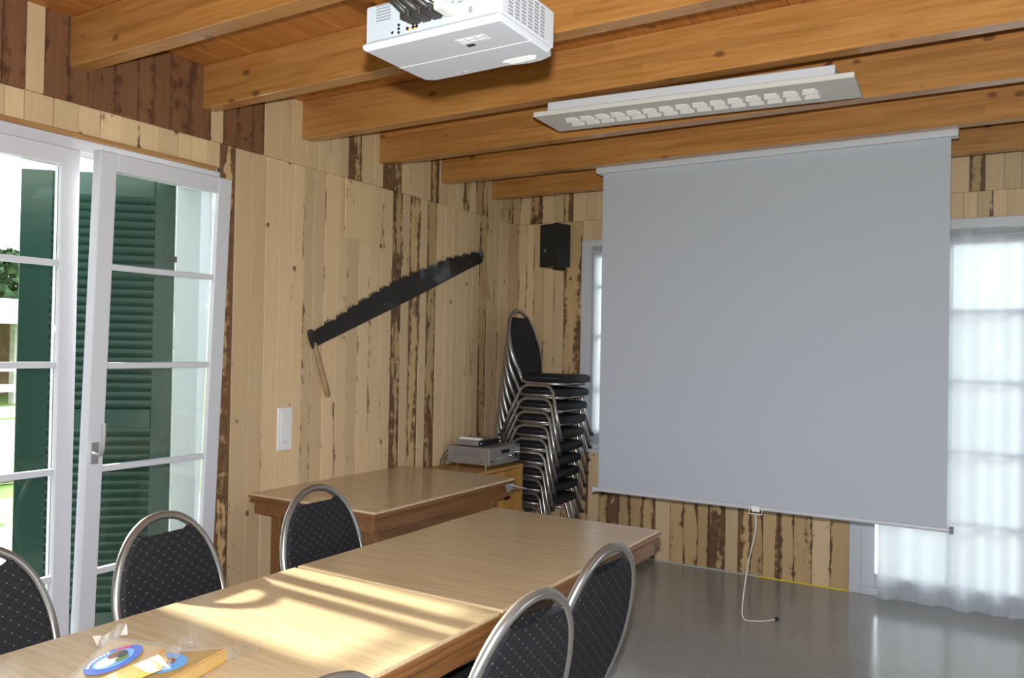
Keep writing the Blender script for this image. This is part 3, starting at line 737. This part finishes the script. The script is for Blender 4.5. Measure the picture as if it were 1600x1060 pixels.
# keypad field and lens adjuster recess on the underside
kp = obj('keypad', B((pw*.60, pw*.80, .045, .075, -.0008, .001), bevel=.0004), flat('keypad_grey', (.52,.54,.57), .4), pj)
for i in range(3):
    for j in range(2): obj('key', B((pw*.615+i*.022, pw*.615+i*.022+.015, .050+j*.012, .056+j*.012, -.0016, -.0006)), PVC, kp)
obj('sensor_window', B((pw*.62, pw*.62+.018, .078, .088, -.0014, .001)), BLACK, pj)
bm = bmesh.new(); prism(bm, [Vector((pw*x, pd*y, -.001)) for x, y in ((.66, .86), (.70, .83), (.86, .83), (.90, .86), (.87, .93), (.70, .94))], (0, 0, .002)); obj('lens_recess', bm, flat('bright_recess', (.95,.96,.97), .3), pj)
bm = bmesh.new(); tube(bm, catmull([(pw*.26, pd*.92, -.0004), (pw*.28, pd*.91, -.0004), (pw*.31, pd*.925, -.0004), (pw*.34, pd*.905, -.0004), (pw*.37, pd*.925, -.0004), (pw*.40, pd*.905, -.0004)], 5), .0011, 5); obj('maker_mark', bm, VENT, pj)
# rear panel
rp = obj('rear_panel', B((.012, pw-.012, .0035, .0065, .018, phh-.004)), flat('rear_panel_grey', (.34,.39,.43), .45), pj)
for i in range(6): obj('vent_slot', B((.035, .075, .0023, .004, .058+i*.0065, .061+i*.0065)), VENT, rp)
for z in (.030, .038, .046):
    bm = bmesh.new(); cyl(bm, (.098, .004, z-.006), .0032, -.002, 'y', 10); obj('socket', bm, BLACK, rp)
bm = bmesh.new(); cyl(bm, (.082, .004, .026), .0034, -.003, 'y', 10); obj('socket', bm, CHROME, rp)
for x, m in ((.125, GOLD), (.14, GOLD), (.15, CHROME)):
    bm = bmesh.new(); cyl(bm, (x, .004, .026), .0038, -.006, 'y', 12); obj('socket', bm, m, rp)
for x, z, ww, h in ((.25, .055, .012, .004), (.25, .066, .012, .004), (.278, .03, .008, .012), (.278, .055, .01, .004), (.278, .066, .01, .004), (.235, .058, .006, .004)):
    obj('port', B((x, x+ww, .0023, .004, z, z+h)), VENT, rp)
# side grille facing the room
for i in range(6):
    for j in range(9):
        yy = .03+i*.026
        if j < 9: obj('side_slot', B((pw-.0035, pw-.0022, yy, yy+.018, .024+j*.0075, .028+j*.0075)), VENT, body)
bm = bmesh.new(); cyl(bm, (pw*.80, pd-.012, .05), .032, .014, 'y', 24); obj('lens_ring', bm, VENT, pj)
bm = bmesh.new(); cyl(bm, (pw*.80, pd+.002, .05), .024, .004, 'y', 24); obj('lens', bm, BLACK, pj)
mt = empty('projector_mount', (a.x+pw*.5, a.y+pd*.5, PZ+phh)); tag(mt, 'ceiling pole that carries the white projector', 'mount')
obj('plate', B((-.08, .08, -.06, .06, 0.0005, .012), bevel=.002), PVC, mt)
bm = bmesh.new(); cyl(bm, (0, 0, .012), .02, ZC-PZ-phh-.024, 'z', 16); obj('pole', bm, PVC, mt); obj('ceiling_plate', B((-.07, .07, -.05, .05, ZC-PZ-phh-.012, ZC-PZ-phh-.0005)), PVC, mt)
P0 = Vector((a.x, (a.y+b.y)/2, PZ))
for k, (xs, top_, rad, m, lab, cat) in enumerate((
    (.150, (-.03, -.05, .17), .0055, RUBBER, 'black cable with thick plug at the left of the projector sockets', 'cable'),
    (.178, (.03, -.02, .22), .0075, RUBBER, 'thick black cable arching up from the middle projector socket', 'cable'),
    (.206, (.10, -.01, .22), .0065, RUBBER, 'black cable beside the thick one on the projector', 'cable'),
    (.236, (.14, .0, .22), .0045, flat('pale_cable', (.55,.54,.50), .5), 'pale thin cable plugged into the projector at the right', 'cable'))):
    p = P0+Vector((xs, -.001, .038)); q = P0+Vector(top_)
    r = empty('projector_cable', p); tag(r, lab, cat, 'cables of the projector')
    pts = catmull([Vector((0, -.008, 0)), Vector((0, -.045, .004)), Vector((-.03, -.062, .035)), (q-p)*.6+Vector((0,-.03,0)), q-p, (q-p)+Vector((.0,.03,.25))], 6)
    bm = bmesh.new(); tube(bm, pts, rad, 8); obj('cord', bm, m, r, smooth=True)
    obj('plug', B((-.012, .012, -.045, .0, -.009, .009), bevel=.003), RUBBER if k < 3 else m, r)
    if k == 0:
        bm = bmesh.new(); tube(bm, [pts[14], pts[17], pts[20]], [.011, .013, .010], 10); obj('ferrite', bm, BLACK, r, smooth=True)

# ------------------------------------------------------------------ cheese packs on the table
def wedge(name, loc, rz, label, tilt=0, with_label=True, ring=BLUE):
    r = empty(name, loc, rz); r.rotation_euler = (tilt, 0, rz); r.scale = (1.22, 1.22, 1.1); tag(r, label, 'cheese', 'wrapped cheese pieces')
    ol = [(0, .105), (-.085, -.055), (-.07, -.085), (.07, -.085), (.085, -.055)]
    bm = bmesh.new(); prism(bm, [Vector((x, y, .002)) for x, y in ol], (0, 0, .032)); bmesh.ops.bevel(bm, geom=bm.edges[:], offset=.004, segments=2, affect='EDGES'); obj('cheese_piece', bm, CHEESE, r)
    bm = bmesh.new(); n = 48; A, Bq = [], []
    big = [(0, .122), (-.10, -.055), (-.082, -.102), (.082, -.102), (.10, -.055)]
    rr = random.Random(3); pts = []
    for i in range(5):
        p, q = Vector((*big[i], 0)), Vector((*big[(i+1) % 5], 0))
        for k in range(10): pts.append(p.lerp(q, k/10))
    up_ = [bm.verts.new((p.x*.87, p.y*.87, .0365)) for p in pts]; mid_ = [bm.verts.new((p.x*rr.uniform(.97, 1.05), p.y*rr.uniform(.97, 1.05), .010+rr.uniform(-.006, .010))) for p in pts]
    for i in range(len(pts)): bm.faces.new((up_[i], up_[(i+1) % len(pts)], mid_[(i+1) % len(pts)], mid_[i]))
    bm.faces.new(up_)
    # twisted ends
    for cx_, cy_, dx, dy in ((0, .115, 0, .05), (.095, -.05, .045, .0)):
        prev = None
        for i in range(7):
            t = i/6; sp_ = .012+.024*t
            px_, py_ = cx_+dx*t, cy_+dy*t
            ux, uy = (1, 0) if dy else (0, 1)
            row = [bm.verts.new((px_+ux*sp_*s, py_+uy*sp_*s, .014+.012*math.sin(i*2.1+s*3)+.01*t)) for s in (-1, -.5, 0, .5, 1)]
            if prev:
                for k in range(4): bm.faces.new((prev[k], prev[k+1], row[k+1], row[k]))
            prev = row
    obj('plastic_wrap', bm, FILM, r)
    if with_label:
        z = .0385; cy = -.030
        def disc(name, rad, m, zz, cx=0, cyy=None, sy=1.0, parent=None, seg=36, inner=0):
            bm = bmesh.new(); c_ = (cx, cy if cyy is None else cyy)
            o_ = [bm.verts.new((c_[0]+rad*math.cos(2*math.pi*k/seg), c_[1]+rad*sy*math.sin(2*math.pi*k/seg), zz)) for k in range(seg)]
            o2 = [bm.verts.new((v.co.x, v.co.y, zz-.0004)) for v in o_]
            bm.faces.new(o_); bm.faces.new(o2[::-1])
            for k in range(seg): bm.faces.new((o_[k], o2[k], o2[(k+1) % seg], o_[(k+1) % seg]))
            return obj(name, bm, m, parent)
        lb = disc('label', .050, ring, z+.0006, parent=r)
        disc('label_picture', .036, LBLUE, z+.0016, parent=lb)
        if ring is BLUE: disc('picture_patch', .020, WHITE, z+.0026, -.012, cy-.004, 1.1, lb, 20)
        disc('picture_patch', .016, COWB, z+.0036, .007, cy+.012, .9, lb, 20)
        if ring is BLUE: disc('picture_patch', .010, BLACK, z+.0046, .016, cy+.002, 1.3, lb, 16); disc('picture_patch', .012, PGREEN, z+.0036, .014, cy-.016, .8, lb, 16)
        for i in range(9 if ring is BLUE else 0):   # ring lettering, too small to read
            an = math.radians(172-i*9); bm = bmesh.new(); cxl, cyl_ = .043*math.cos(an), cy+.043*math.sin(an)
            box(bm, -.0022, .0022, -.0028, .0028, z+.0006, z+.0018)
            o = obj('letter', bm, WHITE, lb); o.location = (cxl, cyl_, 0); o.rotation_euler = (0, 0, an-math.pi/2)
        for i in range(5 if ring is BLUE else 0):
            an = math.radians(78-i*8); bm = bmesh.new(); box(bm, -.0022, .0022, -.0028, .0028, z+.0006, z+.0018)
            o = obj('letter', bm, RED, lb); o.location = (.043*math.cos(an), cy+.043*math.sin(an), 0); o.rotation_euler = (0, 0, an-math.pi/2)
    return r
ck = at(176, 1006, 2, .785)
vd = (Vector((ck.x, ck.y, 0))-Vector((CAM.x, CAM.y, 0))).normalized(); va = math.atan2(vd.y, vd.x)-math.pi/2
vx = Vector((vd.y, -vd.x, 0))
pk = wedge('cheese_pack', (ck.x-vd.x*.200+vx.x*.012, ck.y-vd.y*.200+vx.y*.012, .788), va+.05, 'wrapped cheese wedge with a round blue cow label, in front')
pk.rotation_euler = (Matrix.Rotation(va+.05, 3, 'Z') @ Matrix.Rotation(-.27, 3, 'Y')).to_euler()
ck2 = at(236, 1030, 2, .79); vx = Vector((vd.y, -vd.x, 0))
wedge('cheese_pack', (ck2.x+vx.x*.05-vd.x*.035, ck2.y+vx.y*.05-vd.y*.035, .752), va-1.25, 'wrapped cheese wedge half hidden under the blue-labelled one', ring=LBLUE)

# ------------------------------------------------------------------ outside
gd = obj('ground', B((-120, 120, -60, 160, -.40, -.16)), GRASS); tag(gd, 'sunlit meadow outside', None, kind='structure')
pa = obj('path', B((-4.2, -TL-.02, -8, 14, -.17, -.13)), GRAVEL); tag(pa, 'pale gravel strip beside the house', None, kind='structure')
te = obj('terrace', B((-14, 22, YB+T+.02, 25.8, -.17, -.10)), PAVING); tag(te, 'pale paved terrace behind the back wall', None, kind='structure')
# paddock fence
fr_ = empty('paddock_fence', (-12.0, 7.4, -.16)); tag(fr_, 'pale wooden paddock fence beyond the meadow', 'fence')
for i in range(6): obj('post', B((-.08, .08, -5+2.0*i-.08, -5+2.0*i+.08, 0, 1.5)), TIMBER, fr_)
for z in (.35, .75, 1.12): obj('rail', B((.08, .13, -5.2, 5.2, z, z+.14)), TIMBER, fr_)
br = empty('barn', (-19, 11.5, -.16)); tag(br, 'open-sided barn with pale roof behind the fence', 'barn')
obj('back_wall', B((-4, -3.8, -6, 6, 0, 2.4)), BARNB, br)
for i in range(5): obj('post', B((-.12, .12, -6+3*i-.12, -6+3*i+.12, 0, 2.2)), TIMBER, br)
bm = bmesh.new(); prism(bm, [Vector((.9, -7, 2.1)), Vector((-4.6, -7, 2.9)), Vector((-4.6, -7, 3.0)), Vector((.9, -7, 2.2))], (0, 14, 0)); obj('roof', bm, ROOFM, br)
lg = empty('felled_log', (-6.6, 4.75, -.16)); tag(lg, 'felled log lying in the grass', 'log')
bm = bmesh.new(); cyl(bm, (0, -1.2, .16), .15, 2.4, 'y', 14); obj('trunk', bm, TIMBER, lg, smooth=False)
bm = bmesh.new(); bmesh.ops.create_icosphere(bm, subdivisions=2, radius=.22)
for v in bm.verts: v.co *= random.uniform(.85, 1.1); v.co.z *= .7
o = obj('boulder', bm, GRAVEL, loc=(-4.9, 3.75, -.06)); tag(o, 'grey boulder lying in the grass by the path', 'stone')
def tree(x, y, h, rad, lab, cat='tree', group='trees beyond the meadow'):
    r = empty('tree', (x, y, -.16)); tag(r, lab, cat, group)
    bm = bmesh.new(); tube(bm, [(0, 0, 0), (0, 0, h*.5)], [.3, .15], 8); obj('trunk', bm, BARNB, r)
    bm = bmesh.new(); rr = random.Random(int(x*10+y))
    for k in range(2600):
        a_, u_ = rr.uniform(0, 6.283), rr.random(); zz = h*(.12+.88*u_); rd = rad*math.sqrt(max(.05, 1-(u_*1.0)**1.8))*rr.uniform(.45, 1)
        c_ = Vector((rd*math.cos(a_), rd*math.sin(a_), zz)); s_ = rad*rr.uniform(.05, .11)
        n_ = Vector((rr.gauss(0, 1), rr.gauss(0, 1), rr.gauss(0, 1))).normalized(); t_ = n_.orthogonal().normalized(); b_ = n_.cross(t_)
        bm.faces.new([bm.verts.new(c_+t_*s_*math.cos(q*2.094)+b_*s_*math.sin(q*2.094)) for q in range(3)])
    obj('crown', bm, LEAF, r)
for i, (x, y, h, rd) in enumerate(((-62, 33, 8.5, 5), (-66, 45, 9.5, 5.5), (-58, 23, 7, 4.4), (-74, 58, 9, 6), (-58, 12.5, 8, 5))):
    tree(x, y, h, rd, ('tall leafy tree seen left of the green shutter', 'broad leafy tree just behind the first', 'lower leafy tree toward the camera side', 'far leafy tree on the skyline', 'leafy tree outside the door, nearest the camera side')[i])
ho = empty('neighbour_house', (5.0, 26, -.16)); tag(ho, 'pale neighbouring house seen dimly through the sheer curtain', 'house')
obj('wall', B((-9, 9, 0, 8, 0, 3.1)), HOUSEW, ho)
bm = bmesh.new(); prism(bm, [Vector((-9.6, -.6, 3.0)), Vector((-9.6, 4, 5.0)), Vector((-9.6, 8.6, 3.0))], (19.2, 0, 0)); obj('roof', bm, ROOFM, ho)
